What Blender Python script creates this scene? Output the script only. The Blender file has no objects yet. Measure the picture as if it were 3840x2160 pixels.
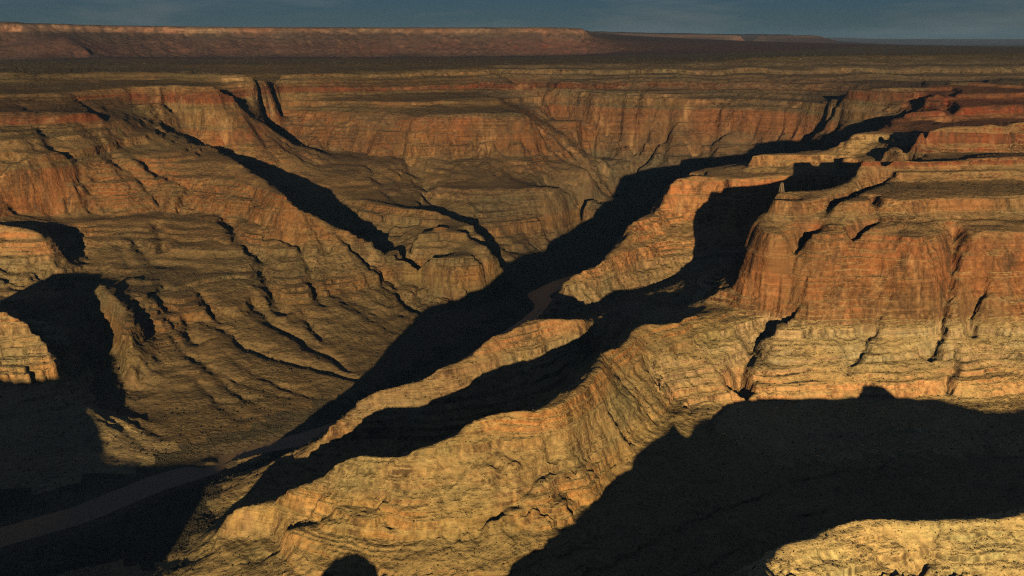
import bpy, math, random
import numpy as np
from mathutils import Vector

# ------------------------------------------------------------------ camera
SC = bpy.context.scene
COL = SC.collection
CAM_Z = 800.0
PITCH = math.radians(13.77)
FPX = 2527.8                      # focal length in units of a 2576 px wide frame
cam_d = bpy.data.cameras.new('camera')
cam = bpy.data.objects.new('camera', cam_d)
COL.objects.link(cam)
cam.location = (0, 0, CAM_Z)
cam.rotation_euler = (math.radians(90) - PITCH, 0, 0)
cam_d.sensor_width = 36.0
cam_d.lens = 36.0 * FPX / 2576.0
cam_d.clip_start = 1.0
cam_d.clip_end = 300000.0
SC.camera = cam

# ------------------------------------------------------------------ world, sun, exposure
SUN_EL = math.radians(6.9)
SUN_AZ = math.radians(0.3)        # the light travels towards +Y
world = bpy.data.worlds.new('World')
SC.world = world
world.use_nodes = True
wn = world.node_tree.nodes; wl = world.node_tree.links
wn.clear()
w_out = wn.new('ShaderNodeOutputWorld')
w_bg = wn.new('ShaderNodeBackground')
w_sky = wn.new('ShaderNodeTexSky')
w_sky.sky_type = 'NISHITA'
w_sky.sun_disc = False
w_sky.sun_elevation = SUN_EL
w_sky.sun_rotation = math.pi + SUN_AZ
w_sky.altitude = 1200.0
w_sky.air_density = 1.0
w_sky.dust_density = 0.6
w_sky.ozone_density = 3.0
w_bg.inputs['Strength'].default_value = 0.05
# thin streaks of cloud, laid out on a flat deck far above the ground
w_tc = wn.new('ShaderNodeTexCoord')
w_sep = wn.new('ShaderNodeSeparateXYZ')
wl.new(w_tc.outputs['Generated'], w_sep.inputs[0])
def wmath(op, a, b=None, clamp=False):
    n = wn.new('ShaderNodeMath'); n.operation = op; n.use_clamp = clamp
    for k, v in enumerate((a, b)):
        if v is None: continue
        if isinstance(v, (int, float)): n.inputs[k].default_value = v
        else: wl.new(v, n.inputs[k])
    return n.outputs[0]
w_v = wn.new('ShaderNodeVectorMath'); w_v.operation = 'MULTIPLY'
wl.new(w_tc.outputs['Generated'], w_v.inputs[0]); w_v.inputs[1].default_value = (5.5, 5.5, 34.0)
w_n = wn.new('ShaderNodeTexNoise')
w_n.inputs['Scale'].default_value = 1.0
w_n.inputs['Detail'].default_value = 8.0
w_n.inputs['Roughness'].default_value = 0.6
w_n.inputs['Distortion'].default_value = 0.25
wl.new(w_v.outputs[0], w_n.inputs['Vector'])
w_r = wn.new('ShaderNodeValToRGB')
w_r.color_ramp.elements[0].position = 0.46
w_r.color_ramp.elements[0].color = (0, 0, 0, 1)
w_r.color_ramp.elements[1].position = 0.72
w_r.color_ramp.elements[1].color = (1, 1, 1, 1)
wl.new(w_n.outputs['Fac'], w_r.inputs[0])
w_mul = wn.new('ShaderNodeMix'); w_mul.data_type = 'RGBA'; w_mul.blend_type = 'MULTIPLY'
w_mul.inputs['Factor'].default_value = 1.0
wl.new(w_sky.outputs[0], w_mul.inputs['A'])
w_mul.inputs['B'].default_value = (0.185, 0.275, 0.44, 1)
w_mix = wn.new('ShaderNodeMix'); w_mix.data_type = 'RGBA'
wl.new(wmath('MULTIPLY', w_r.outputs[0], 0.45), w_mix.inputs['Factor'])
wl.new(w_mul.outputs['Result'], w_mix.inputs['A'])
w_mix.inputs['B'].default_value = (3.0, 3.05, 2.8, 1)
wl.new(w_mix.outputs['Result'], w_bg.inputs['Color'])
wl.new(w_bg.outputs[0], w_out.inputs['Surface'])

sun_d = bpy.data.lights.new('sun', 'SUN')
sun = bpy.data.objects.new('sun', sun_d)
COL.objects.link(sun)
sun_d.energy = 5.0
sun_d.angle = math.radians(0.5)
sun_d.color = (1.0, 0.72, 0.37)
sun.rotation_euler = (math.radians(90) - SUN_EL, 0, -SUN_AZ)
sun.location = (0, -500, 1500)

SC.view_settings.view_transform = 'Standard'
SC.view_settings.look = 'None'
SC.view_settings.gamma = 1.0
SC.view_settings.exposure = 0.25
SC.view_settings.use_curve_mapping = False
SC.cycles.max_bounces = 4
SC.cycles.diffuse_bounces = 0
SC.cycles.volume_bounces = 0
SC.cycles.use_denoising = False
SC.cycles.filter_width = 1.15

# ------------------------------------------------------------------ survey helpers
SP, CP = math.sin(PITCH), math.cos(PITCH)
def ray(u, v):
    xc = (u - 1288.0) / FPX; yc = (724.5 - v) / FPX
    return xc, CP + yc * SP, -SP + yc * CP
def pt(u, v, z):
    """the spot of height z on the sight line u, v (survey sheet 2576 x 1449)"""
    x, y, dz = ray(u, v)
    t = (z - CAM_Z) / dz
    return (x * t, y * t, z)
def py_(u, v, Y):
    x, y, dz = ray(u, v)
    t = Y / y
    return (x * t, Y, CAM_Z + dz * t)
def project(x, y, z):
    f = y * CP - (z - CAM_Z) * SP
    up = y * SP + (z - CAM_Z) * CP
    return 1288.0 + FPX * x / f, 724.5 - FPX * up / f

# landform keys: every survey line belongs to one
LINES = []          # (key, [(x, y, z) ...])
def SL(key, pts):                       # u, v, z
    LINES.append((key, [pt(*p) for p in pts]))
def SY(key, pts):                       # u, v, Y
    LINES.append((key, [py_(*p) for p in pts]))
def PL(key, pts):                       # plan x, y, z
    LINES.append((key, list(pts)))

# --- the river channel
RIVER = [(-3200, 1150), (-2000, 1180), (-1300, 1290), (-930, 1460), (-752, 1605), (-663, 1734), (-560, 1832),
         (-441, 1937), (-350, 2020), (-270, 2130), (-170, 2310), (-60, 2560), (40, 2800), (98, 2960), (112, 3050), (80, 3170), (165, 3330), (280, 3480),
         (430, 3720), (600, 3900), (800, 3980), (1000, 3960)]
def offset_line(line, d):
    out = []
    for i, p in enumerate(line):
        a = line[max(0, i - 1)]; b = line[min(len(line) - 1, i + 1)]
        tx, ty = b[0] - a[0], b[1] - a[1]
        L = math.hypot(tx, ty)
        out.append((p[0] - ty / L * d, p[1] + tx / L * d))
    return out
PL('river', [(x, y, -9) for x, y in RIVER])
PL('river', [(x, y, 2) for x, y in offset_line(RIVER, 46)])
PL('river', [(x, y, 2) for x, y in offset_line(RIVER, -46)])
# shrubby flats beside the water
SL('river', [(500, 1250, 12), (478, 1330, 13), (430, 1430, 14)])
SL('river', [(600, 1105, 9), (745, 1052, 9), (830, 1020, 10)])

# --- near ridge N
SL('near_ridge', [(420, 1432, 16), (470, 1388, 16), (540, 1318, 18), (560, 1287, 16), (600, 1268, 16)])
SL('near_ridge', [(553, 1305, 70), (570, 1283, 92), (633, 1266, 105), (717, 1239, 125), (800, 1199, 152), (859, 1146, 188), (895, 1123, 202),
        (925, 1129, 200), (982, 1133, 200), (1022, 1138, 200), (1072, 1126, 205), (1159, 1084, 218), (1162, 1063, 226), (1212, 1046, 232),
        (1272, 1034, 236), (1332, 1038, 236), (1379, 1028, 240), (1425, 1003, 246), (1452, 968, 252), (1482, 936, 250), (1502, 922, 248),
        (1506, 893, 240), (1582, 856, 236), (1596, 826, 236), (1625, 811, 234), (1705, 813, 226), (1719, 800, 226), (1797, 783, 222), (1817, 770, 216)])
# foot of its near flank
PL('near_ridge', [(-470, 1260, 14), (-250, 1130, 18), (-60, 1120, 22), (120, 1190, 26), (260, 1280, 30), (420, 1390, 36), (640, 1500, 42), (1000, 1560, 50), (1700, 1600, 80)])
SL('near_ridge', [(560, 1350, 52), (690, 1352, 62), (700, 1440, 66), (850, 1436, 86), (990, 1442, 92), (1150, 1446, 92), (1290, 1430, 94)])
SL('near_ridge', [(700, 1325, 100), (800, 1345, 106), (900, 1352, 110), (990, 1362, 112), (1150, 1365, 112), (1300, 1345, 116), (1420, 1300, 118), (1500, 1262, 118)])
SL('near_ridge', [(1700, 1012, 128), (1620, 1100, 124), (1560, 1180, 120), (1500, 1262, 118)])
# --- valley between N and M
PL('near_ridge', [(-520, 1590, 12), (-420, 1580, 30), (-300, 1600, 66), (-130, 1660, 104), (50, 1770, 128), (140, 1920, 146), (200, 2100, 156), (300, 2270, 160)])
# --- middle ridge M
SL('middle_ridge', [(567, 1229, 15), (587, 1213, 26), (653, 1179, 44), (687, 1156, 56), (727, 1133, 70), (753, 1133, 72), (790, 1109, 98), (833, 1076, 126),
        (859, 1053, 142), (895, 1013, 166), (929, 986, 180), (985, 969, 188), (1059, 946, 198), (1119, 926, 206), (1192, 890, 216), (1212, 866, 228),
        (1252, 840, 236), (1299, 820, 240), (1312, 804, 248), (1352, 798, 248), (1385, 800, 246), (1425, 806, 238), (1469, 803, 232), (1500, 795, 196), (1542, 776, 184),
        (1599, 743, 178), (1625, 731, 174), (1652, 740, 170), (1690, 760, 166), (1760, 775, 170)])
PL('middle_ridge', [(-600, 1810, 8), (-420, 1890, 10), (-300, 2030, 12), (-170, 2270, 12), (-60, 2470, 14), (0, 2610, 16), (80, 2780, 18), (150, 2930, 20), (190, 3060, 20)])
# --- valley between M and P
PL('middle_ridge', [(-110, 2290, 14), (0, 2260, 60), (90, 2270, 105), (180, 2390, 138), (300, 2570, 150), (450, 2720, 160), (650, 2830, 185), (900, 2870, 220)])
# --- right wall R : foot of the great cliff, its top, the band above, the benches
SL('right_wall', [(1817, 770, 216), (1870, 786, 216), (1937, 790, 216), (1970, 812, 216), (2050, 814, 216), (2164, 808, 216), (2250, 810, 216), (2384, 811, 216), (2447, 814, 216), (2580, 806, 216), (2900, 800, 216), (3500, 790, 216)])
SL('right_wall', [(1820, 723, 248), (1838, 712, 254), (1846, 683, 274), (1860, 633, 316), (1880, 596, 356), (1880, 566, 388), (1924, 580, 392), (1974, 592, 391), (1994, 581, 391),
        (2057, 588, 391), (2150, 584, 391), (2250, 592, 391), (2307, 600, 391), (2384, 584, 391), (2412, 572, 391), (2470, 582, 391), (2534, 581, 391), (2600, 578, 391), (3000, 575, 391), (3600, 572, 391)])
SL('right_wall', [(1884, 551, 400), (1917, 530, 416), (1930, 540, 414), (1994, 546, 414), (2050, 552, 413), (2217, 558, 412), (2384, 542, 415), (2576, 530, 418), (3000, 520, 420), (3600, 515, 420)])
SL('right_wall', [(1924, 503, 444), (1934, 500, 450), (2050, 514, 443), (2184, 510, 445), (2384, 498, 449), (2576, 489, 452), (3000, 480, 454), (3600, 475, 454)])
SL('right_wall', [(1937, 480, 452), (1957, 475, 455), (2017, 477, 455), (2077, 473, 458), (2117, 457, 466), (2154, 432, 479), (2166, 402, 506)])
SY('right_wall', [(2200, 457, 2505), (2350, 458, 2505), (2576, 449, 2530), (3000, 445, 2550)])
SY('right_wall', [(2190, 437, 2518), (2350, 439, 2520), (2576, 431, 2546), (3000, 428, 2570)])
SY('right_wall', [(2180, 429, 2560), (2350, 430, 2560), (2576, 421, 2590), (3000, 418, 2600)])
SY('right_wall', [(2166, 402, 2580), (2300, 404, 2580), (2450, 402, 2584), (2576, 396, 2610), (3000, 392, 2630)])
SL('right_wall', [(2257, 372, 496), (2400, 382, 492), (2576, 386, 490), (3000, 385, 492)])
SL('right_wall', [(2268, 347, 528), (2320, 337, 540), (2384, 330, 545), (2434, 332, 543), (2576, 328, 548), (3000, 325, 550)])
SL('right_wall', [(2384, 317, 560), (2500, 322, 556), (2700, 310, 562)])
SL('right_wall', [(1850, 900, 168), (2000, 897, 166), (2200, 893, 165), (2400, 895, 165), (2600, 890, 165), (3300, 880, 165)])
SL('right_wall', [(1700, 1012, 128), (1850, 1010, 112), (2100, 1004, 108), (2400, 1004, 106), (2600, 1006, 106), (3300, 1000, 110)])
PL('right_wall', [(1130, 2985, 495), (1165, 3090, 494), (1190, 3170, 496), (1205, 3225, 500)])
# back of R: drop into the valley behind it
PL('right_wall', [(520, 2420, 250), (640, 2580, 270), (800, 2720, 310), (900, 2800, 370), (1010, 2890, 428), (1120, 2940, 452)])
# --- upper hill behind R
SY('right_hill', [(2212, 323, 3600), (2237, 297, 3900), (2264, 293, 3950), (2284, 283, 4050), (2327, 250, 4200), (2367, 233, 4280), (2417, 225, 4300), (2467, 230, 4300), (2517, 235, 4300), (2576, 227, 4300), (3000, 215, 4350), (3600, 215, 4400)])
SY('right_hill', [(2235, 318, 3640), (2290, 306, 3750), (2400, 308, 3750), (2576, 300, 3800), (3200, 300, 3800)])
SY('right_hill', [(2262, 295, 3700), (2300, 284, 3800), (2400, 281, 3800), (2576, 275, 3850), (3200, 275, 3850)])
SY('right_hill', [(2330, 262, 4000), (2400, 262, 4000), (2576, 258, 4000), (3200, 258, 4000)])
SY('right_hill', [(2335, 248, 4050), (2400, 245, 4050), (2576, 242, 4050), (3200, 242, 4050)])
PL('right_hill', [(1300, 3050, 500), (1700, 3100, 520), (2400, 3150, 530)])
PL('right_hill', [(1700, 4310, 586), (1850, 4370, 608), (2800, 4400, 622)])
PL('right_hill', [(1120, 3460, 430), (1150, 3700, 250), (1120, 3900, 120)])
# --- promontory P
SL('promontory', [(1690, 447, 398), (1717, 438, 400), (1780, 443, 400), (1817, 448, 400), (1860, 448, 402), (1940, 440, 404), (2060, 430, 410), (2130, 410, 430)])
SL('promontory', [(1672, 500, 335), (1665, 526, 310), (1700, 545, 285), (1760, 570, 262), (1850, 590, 250), (1950, 580, 250), (2050, 555, 262)])
SL('promontory', [(1777, 427, 405), (1827, 413, 420), (1864, 413, 420), (1884, 399, 440), (1904, 393, 446), (1957, 387, 448), (2017, 387, 450), (2080, 387, 452), (2100, 380, 460), (2125, 364, 478), (2139, 345, 502), (2160, 336, 513), (2210, 325, 516)])
SL('promontory', [(2110, 397, 450), (2200, 393, 457), (2300, 386, 466)])
SY('promontory', [(2135, 364, 3225), (2200, 363, 3228), (2262, 362, 3228)])
SY('promontory', [(2141, 342, 3250), (2200, 340, 3252), (2262, 342, 3252)])
SL('promontory', [(1690, 447, 398), (1674, 483, 350), (1665, 526, 310), (1619, 543, 298), (1589, 560, 288), (1582, 580, 278), (1552, 616, 260), (1495, 666, 236), (1432, 693, 222), (1419, 716, 208), (1402, 743, 194), (1392, 757, 180)])
PL('promontory', [(215, 3240, 20), (340, 3420, 20), (470, 3600, 22), (560, 3680, 60), (720, 3600, 180), (780, 3480, 300)])
PL('promontory', [(500, 3230, 380), (640, 3330, 400), (820, 3400, 420), (1000, 3420, 440)])
# --- left wall W
SL('left_wall', [(443, 1079, 20), (503, 1097, 17), (627, 1067, 17), (743, 1018, 18), (800, 1003, 18), (930, 958, 18), (1000, 905, 18), (1060, 855, 18), (1110, 818, 20)])
SL('left_wall', [(403, 317, 480), (440, 330, 462), (477, 343, 442), (487, 357, 424), (547, 367, 412), (560, 380, 400), (583, 390, 394), (620, 410, 386), (653, 440, 370), (677, 467, 358), (703, 483, 350),
        (730, 508, 330), (783, 536, 292), (833, 556, 268), (859, 573, 250), (892, 586, 234), (932, 603, 212), (952, 620, 190), (962, 640, 160), (1005, 660, 110)])
SL('left_wall', [(-400, 410, 440), (-150, 408, 440), (0, 403, 440), (120, 391, 440), (260, 377, 436), (400, 384, 412), (540, 384, 398)])
SL('left_wall', [(-400, 560, 262), (-150, 552, 262), (0, 545, 262), (120, 540, 260), (230, 538, 256), (330, 540, 248), (450, 548, 236), (560, 560, 240), (650, 585, 236), (750, 600, 228), (860, 612, 216)])
SL('left_wall', [(270, 372, 440), (350, 368, 432), (470, 364, 424)])
SL('left_wall', [(0, 352, 486), (120, 347, 482), (260, 345, 472), (350, 340, 464), (460, 342, 448)])
PL('left_wall', [(-690, 1975, 24), (-850, 2060, 32), (-930, 2180, 45), (-1010, 2330, 70), (-1100, 2480, 98), (-1200, 2700, 125), (-1270, 2900, 165), (-1400, 3060, 228)])
SY('left_wall', [(240, 700, 2560), (290, 750, 2420), (320, 800, 2330), (340, 870, 2230), (352, 940, 2160), (362, 1000, 2110)])
SY('left_wall', [(330, 690, 2650), (380, 750, 2500), (400, 800, 2420), (412, 870, 2300), (420, 940, 2200)])
# tributary behind W
PL('left_wall', [(-1420, 4180, 480), (-1280, 4080, 410), (-1080, 3950, 310), (-850, 3760, 215), (-600, 3450, 150), (-430, 3260, 105), (-330, 3110, 70), (-250, 2900, 36), (-190, 2740, 18)])
# --- spurs at the left edge
SL('left_spur', [(-250, 770, 245), (-100, 778, 238), (0, 783, 232), (30, 783, 231), (63, 796, 222), (107, 830, 196), (125, 854, 178), (138, 880, 160), (152, 900, 142), (160, 930, 114), (178, 955, 88), (215, 1030, 66), (260, 1040, 56)])
SL('left_spur', [(-200, 1130, 30), (0, 1150, 26), (200, 1178, 19), (300, 1165, 17), (380, 1120, 17), (440, 1092, 18)])
SY('left_spur', [(40, 788, 2200), (100, 794, 2195), (140, 816, 2190), (167, 832, 2185), (180, 862, 2180), (188, 902, 2175), (196, 940, 2165), (200, 970, 2140)])
PL('left_spur', [(-1150, 2155, 190), (-1060, 2130, 150), (-1000, 2120, 100)])
SL('left_butte', [(-300, 560, 285), (-100, 560, 282), (0, 563, 280), (60, 569, 276), (97, 580, 266), (110, 600, 248), (120, 620, 228), (130, 660, 190), (140, 700, 150), (153, 750, 100)])
PL('left_butte', [(-1900, 2420, 150), (-1500, 2400, 130), (-1250, 2380, 105), (-1160, 2440, 92)])
PL('left_butte', [(-1800, 3010, 262), (-1500, 2990, 252)])
# --- ridge left of the camera, out of the frame
PL('left_near_ridge', [(-525, 700, 14), (-548, 700, 136), (-600, 700, 142), (-700, 700, 146), (-790, 700, 154), (-860, 705, 205), (-971, 705, 272), (-1030, 710, 270), (-1150, 710, 300), (-1600, 740, 330), (-3000, 800, 380)])
PL('left_near_ridge', [(-500, 880, 14), (-700, 950, 20), (-1000, 960, 30), (-1600, 980, 40), (-3000, 1000, 60)])
PL('left_near_ridge', [(-500, 520, 20), (-800, 500, 60), (-1400, 480, 120)])
# --- foreground ridge F
SL('front_ridge', [(1934, 1446, 179), (1950, 1413, 185), (1957, 1393, 189), (1984, 1366, 193), (2024, 1349, 195), (2070, 1336, 196), (2084, 1326, 197), (2117, 1303, 199), (2150, 1296, 199), (2200, 1291, 198),
        (2264, 1293, 196), (2350, 1289, 196), (2384, 1284, 196), (2576, 1286, 191)])
PL('front_ridge', [(692, 1244, 192), (698, 1244, 201), (708, 1243, 208), (724, 1242, 211), (742, 1243, 208), (754, 1244, 200), (760, 1245, 190), (860, 1250, 184), (957, 1250, 174), (1200, 1280, 188), (1700, 1350, 238), (2600, 1450, 348)])
PL('front_ridge', [(318, 1125, 180), (310, 1100, 194), (298, 1040, 206), (270, 960, 214), (200, 900, 202), (130, 850, 186), (60, 820, 166), (0, 800, 148), (-40, 790, 116), (-70, 788, 88), (-110, 785, 74), (-160, 785, 88), (-195, 785, 150), (-225, 785, 166), (-260, 785, 150), (-300, 785, 88), (-380, 800, 38)])
PL('front_ridge', [(1000, 700, 80), (600, 620, 60), (200, 620, 40), (-200, 650, 30)])
PL('front_ridge', [(380, 1060, 112), (480, 1090, 118), (650, 1100, 120), (900, 1100, 110)])
# --- butte between the two tributaries
SY('centre_butte', [(1302, 720, 3200), (1292, 703, 3190), (1259, 663, 3120), (1249, 656, 3090), (1232, 626, 3050), (1222, 603, 3080), (1189, 603, 3120), (1179, 590, 3160), (1125, 573, 3200), (1105, 563, 3220), (1072, 573, 3190), (1045, 596, 3120), (972, 618, 3060)])
SY('centre_butte', [(985, 640, 3020), (1060, 640, 2990), (1140, 640, 2970), (1215, 640, 2990)])
SY('centre_butte', [(1010, 700, 2980), (1060, 715, 2935), (1119, 722, 2930), (1180, 718, 2950), (1245, 702, 3020)])
SL('centre_butte', [(1115, 815, 20), (1180, 790, 20), (1250, 755, 20), (1300, 724, 22)])
SY('centre_butte', [(859, 496, 3750), (885, 500, 3720), (1012, 520, 3520), (1092, 530, 3450), (1135, 541, 3420), (1192, 560, 3350), (1212, 585, 3260)])
# second tributary
PL('centre_butte', [(-420, 4300, 300), (-330, 3950, 225), (-230, 3650, 165), (-110, 3430, 95), (-40, 3330, 50), (20, 3240, 18)])
# --- back wall W2
SL('back_wall', [(1316, 705, 22), (1340, 690, 24), (1400, 640, 24), (1450, 600, 24), (1500, 572, 24)])
SY('back_wall', [(600, 300, 4700), (700, 298, 4650), (860, 300, 4550), (990, 300, 4450), (1060, 288, 4420), (1200, 278, 4420), (1310, 268, 4450), (1345, 285, 4480)])
SY('back_wall', [(660, 360, 4520), (760, 372, 4480), (880, 388, 4400), (1000, 402, 4280), (1060, 404, 4260), (1200, 402, 4270), (1340, 392, 4330), (1388, 402, 4400)])
SY('back_wall', [(1060, 470, 3950), (1200, 475, 3900), (1340, 470, 3930), (1470, 470, 4050), (1520, 520, 4150)])
SY('back_wall', [(1345, 285, 4480), (1390, 400, 4420), (1480, 425, 4300), (1520, 520, 4160), (1524, 545, 4200)])
PL('back_wall', [(420, 4650, 300), (480, 4500, 90), (500, 4400, 20)])
PL('back_wall', [(300, 4800, 470), (330, 4950, 420)])
# --- far wall W3
SY('far_wall', [(1535, 505, 4420), (1640, 474, 4380), (1750, 444, 4330), (1880, 424, 4290)])
SY('far_wall', [(1480, 402, 4800), (1600, 397, 4650), (1750, 392, 4580), (1900, 384, 4500), (2050, 366, 4470)])
SY('far_wall', [(1330, 320, 5100), (1480, 312, 4900), (1600, 308, 4800), (1700, 308, 4750), (1790, 330, 4720), (1900, 330, 4640), (2000, 324, 4560), (2060, 320, 4440), (2120, 314, 4260), (2180, 304, 4170), (2230, 292, 4140)])
SY('far_wall', [(1330, 232, 5150), (1480, 238, 4950), (1600, 234, 4850), (1720, 240, 4800), (1800, 262, 4770), (1900, 265, 4690), (2000, 262, 4610), (2060, 254, 4490), (2100, 238, 4330), (2200, 236, 4250), (2290, 234, 4260), (2400, 221, 4420), (2600, 212, 4460), (3200, 205, 4600)])
for va, vb, Yo in ((221, 212, 5010), (196, 186, 5230), (176, 166, 5400)):
    SY('far_wall', [(1240, va + 4, Yo), (1500, va + 2, Yo + 40), (1800, va, Yo + 30), (2100, va - 6, Yo + 60), (2400, va - 6, Yo + 150), (2600, va - 8, Yo + 200), (3200, va - 8, Yo + 200)])
    SY('far_wall', [(1240, vb + 4, Yo + 40), (1500, vb + 2, Yo + 80), (1800, vb, Yo + 70), (2100, vb - 6, Yo + 100), (2400, vb - 6, Yo + 190), (2600, vb - 8, Yo + 240), (3200, vb - 8, Yo + 240)])
# --- plateau rim
SY('plateau', [(-500, 188, 4350), (-100, 186, 4350), (35, 186, 4330), (98, 187, 4420), (160, 186, 4450), (300, 184, 4500), (450, 185, 4500), (600, 187, 4480), (640, 190, 4480), (670, 198, 4620), (720, 192, 4800), (900, 186, 5000), (1050, 182, 5150), (1180, 178, 5250), (1230, 166, 5450), (1400, 160, 5550),
        (1600, 158, 5600), (1800, 154, 5600), (1900, 143, 5650), (2000, 141, 5650), (2150, 138, 5700), (2300, 138, 5750), (2450, 135, 5900), (2600, 132, 6000), (3400, 130, 6300)])
SY('plateau', [(-500, 210, 4310), (-100, 208, 4310), (35, 208, 4290), (150, 206, 4410), (300, 205, 4460), (450, 205, 4460), (620, 207, 4440), (700, 206, 4740), (900, 202, 4950), (1150, 194, 5210)])
SY('plateau', [(-500, 262, 3850), (0, 260, 3850), (160, 258, 3900), (250, 260, 4020), (330, 258, 4120), (420, 256, 4140), (560, 256, 4130), (600, 262, 4300)])
SY('plateau', [(-500, 246, 3890), (0, 244, 3890), (160, 242, 3940), (250, 236, 4060), (330, 226, 4160), (420, 218, 4180), (560, 214, 4180), (585, 212, 4190)])
SY('plateau', [(-500, 320, 3520), (0, 318, 3520), (80, 312, 3540), (200, 318, 3600), (300, 325, 3680), (380, 318, 3900)])
SY('plateau', [(-500, 292, 3560), (0, 290, 3560), (80, 285, 3580), (200, 290, 3640), (280, 300, 3720), (380, 300, 3950)])
SY('plateau', [(700, 236, 4690), (900, 238, 4800), (1100, 234, 4950), (1220, 228, 5050)])
SY('plateau', [(700, 224, 4720), (900, 226, 4830), (1100, 222, 4980), (1220, 216, 5080)])
SY('plateau', [(700, 276, 4680), (800, 272, 4640), (1000, 266, 4600), (1090, 262, 4620), (1250, 250, 4700)])
SY('plateau', [(700, 266, 4710), (800, 262, 4670), (1000, 256, 4630), (1090, 251, 4650), (1250, 240, 4730)])
for va, Yo in ((171, 5250), (159, 6450)):
    SY('plateau', [(-300, va + 1, Yo - 60), (0, va, Yo), (200, va - 1, Yo + 40), (350, va - 4, Yo + 160), (500, va - 3, Yo + 120), (800, va - 2, Yo + 260), (1150, va - 4, Yo + 420)])
    SY('plateau', [(-300, va - 3, Yo - 20), (0, va - 4, Yo + 40), (200, va - 5, Yo + 80), (350, va - 8, Yo + 200), (500, va - 7, Yo + 160), (800, va - 6, Yo + 300), (1150, va - 8, Yo + 460)])
PL('plateau', [(-6000, 6500, 655), (-2800, 7200, 660), (-1200, 7200, 664), (0, 7200, 676), (1500, 7300, 700), (3000, 7600, 712), (6000, 8000, 715)])
SY('mesa', [(-600, 160, 7500), (-300, 162, 7800), (0, 162, 7950), (150, 158, 8000), (265, 150, 8300), (420, 149, 8700), (800, 149, 8980), (1159, 148, 9180), (1292, 147, 9250), (1480, 141, 9330), (1560, 132, 9250), (1640, 127, 9200)])
SL('plateau', [(1700, 126, 672), (1800, 124, 676), (2000, 121, 680), (2300, 119, 690), (2600, 118, 690)])
PL('plateau', [(-9000, 26000, 700), (6000, 26000, 700), (12000, 30000, 700), (22000, 28000, 700)])
PL('plateau', [(-30000, 58000, 690), (0, 58000, 690), (40000, 58000, 690)])
# --- the long mesa
SY('mesa', [(-600, 55, 8000), (-200, 52, 8300), (0, 52, 8500), (60, 53, 8550), (80, 58, 8600), (125, 58, 8700), (280, 63, 9000), (600, 67, 9300), (859, 68, 9500), (1159, 68, 9600), (1392, 67, 9650), (1472, 68, 9700)])
SY('mesa', [(-600, 78, 7950), (-200, 76, 8250), (0, 78, 8440), (127, 79, 8640), (283, 82, 8940), (467, 87, 9130), (733, 84, 9330), (859, 80, 9450), (1159, 80, 9560), (1392, 79, 9610), (1475, 80, 9660)])
SY('mesa', [(1472, 68, 9700), (1478, 84, 9720), (1509, 103, 9600), (1545, 115, 9500), (1625, 124, 9300)])
SY('mesa', [(0, 112, 8250), (90, 112, 8230), (120, 104, 8300), (165, 92, 8450), (195, 115, 8300), (258, 135, 8150)])
SY('mesa', [(-300, 66, 14000), (600, 69.5, 14000), (1200, 70, 14000), (1465, 72, 13500)])
# --- the farther mesa and the hills at the horizon
SY('far_mesa', [(1300, 80, 19000), (1480, 77, 19000), (1590, 80, 18800), (1700, 85, 18400), (1900, 85, 18500), (2063, 85, 18700)])
SY('far_mesa', [(1300, 90, 18900), (1480, 89, 18900), (1700, 92, 18300), (1900, 93, 18400), (2066, 92, 18650)])
SY('far_mesa', [(1300, 121, 17900), (1480, 120, 17900), (1700, 118, 17600), (1900, 117, 17700), (2080, 115, 17800)])
SY('far_mesa', [(2063, 85, 18700), (2078, 95, 18600), (2105, 104, 18400), (2150, 112, 18000)])
SY('far_mesa', [(1480, 80, 23500), (2000, 86, 24000)])
SY('horizon_hills', [(1900, 95, 42000), (2120, 94, 42000), (2250, 98, 42000), (2400, 97, 41000), (2500, 99, 41000), (2700, 97, 41000), (3200, 98, 41000)])
SY('horizon_hills', [(1900, 111, 39000), (2250, 112, 39000), (2700, 112, 39000), (3200, 112, 39000)])

# ------------------------------------------------------------------ numpy tools
rng = np.random.default_rng(7)
_P = rng.permutation(4096).astype(np.int32)
_ANG = rng.random(4096) * 2 * math.pi
_GX = np.cos(_ANG).astype(np.float32); _GY = np.sin(_ANG).astype(np.float32)
def noise(x, y, lam, seed=0):
    """gradient noise of wavelength lam, about -0.7 .. 0.7"""
    fx = x / lam + seed * 17.31; fy = y / lam + seed * 9.77
    ix = np.floor(fx); iy = np.floor(fy)
    tx = (fx - ix).astype(np.float32); ty = (fy - iy).astype(np.float32)
    ix = ix.astype(np.int64); iy = iy.astype(np.int64)
    x0 = ix & 4095; x1 = (ix + 1) & 4095
    a = _P[x0]; b = _P[x1]
    y0 = iy & 4095; y1 = (iy + 1) & 4095
    h00 = _P[(a + y0) & 4095]; h10 = _P[(b + y0) & 4095]; h01 = _P[(a + y1) & 4095]; h11 = _P[(b + y1) & 4095]
    n00 = _GX[h00] * tx + _GY[h00] * ty
    n10 = _GX[h10] * (tx - 1) + _GY[h10] * ty
    n01 = _GX[h01] * tx + _GY[h01] * (ty - 1)
    n11 = _GX[h11] * (tx - 1) + _GY[h11] * (ty - 1)
    sx = tx * tx * tx * (tx * (tx * 6 - 15) + 10); sy = ty * ty * ty * (ty * (ty * 6 - 15) + 10)
    return (n00 * (1 - sx) + n10 * sx) * (1 - sy) + (n01 * (1 - sx) + n11 * sx) * sy
def sstep(a, b, x):
    t = np.clip((x - a) / (b - a), 0, 1)
    return t * t * (3 - 2 * t)

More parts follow.
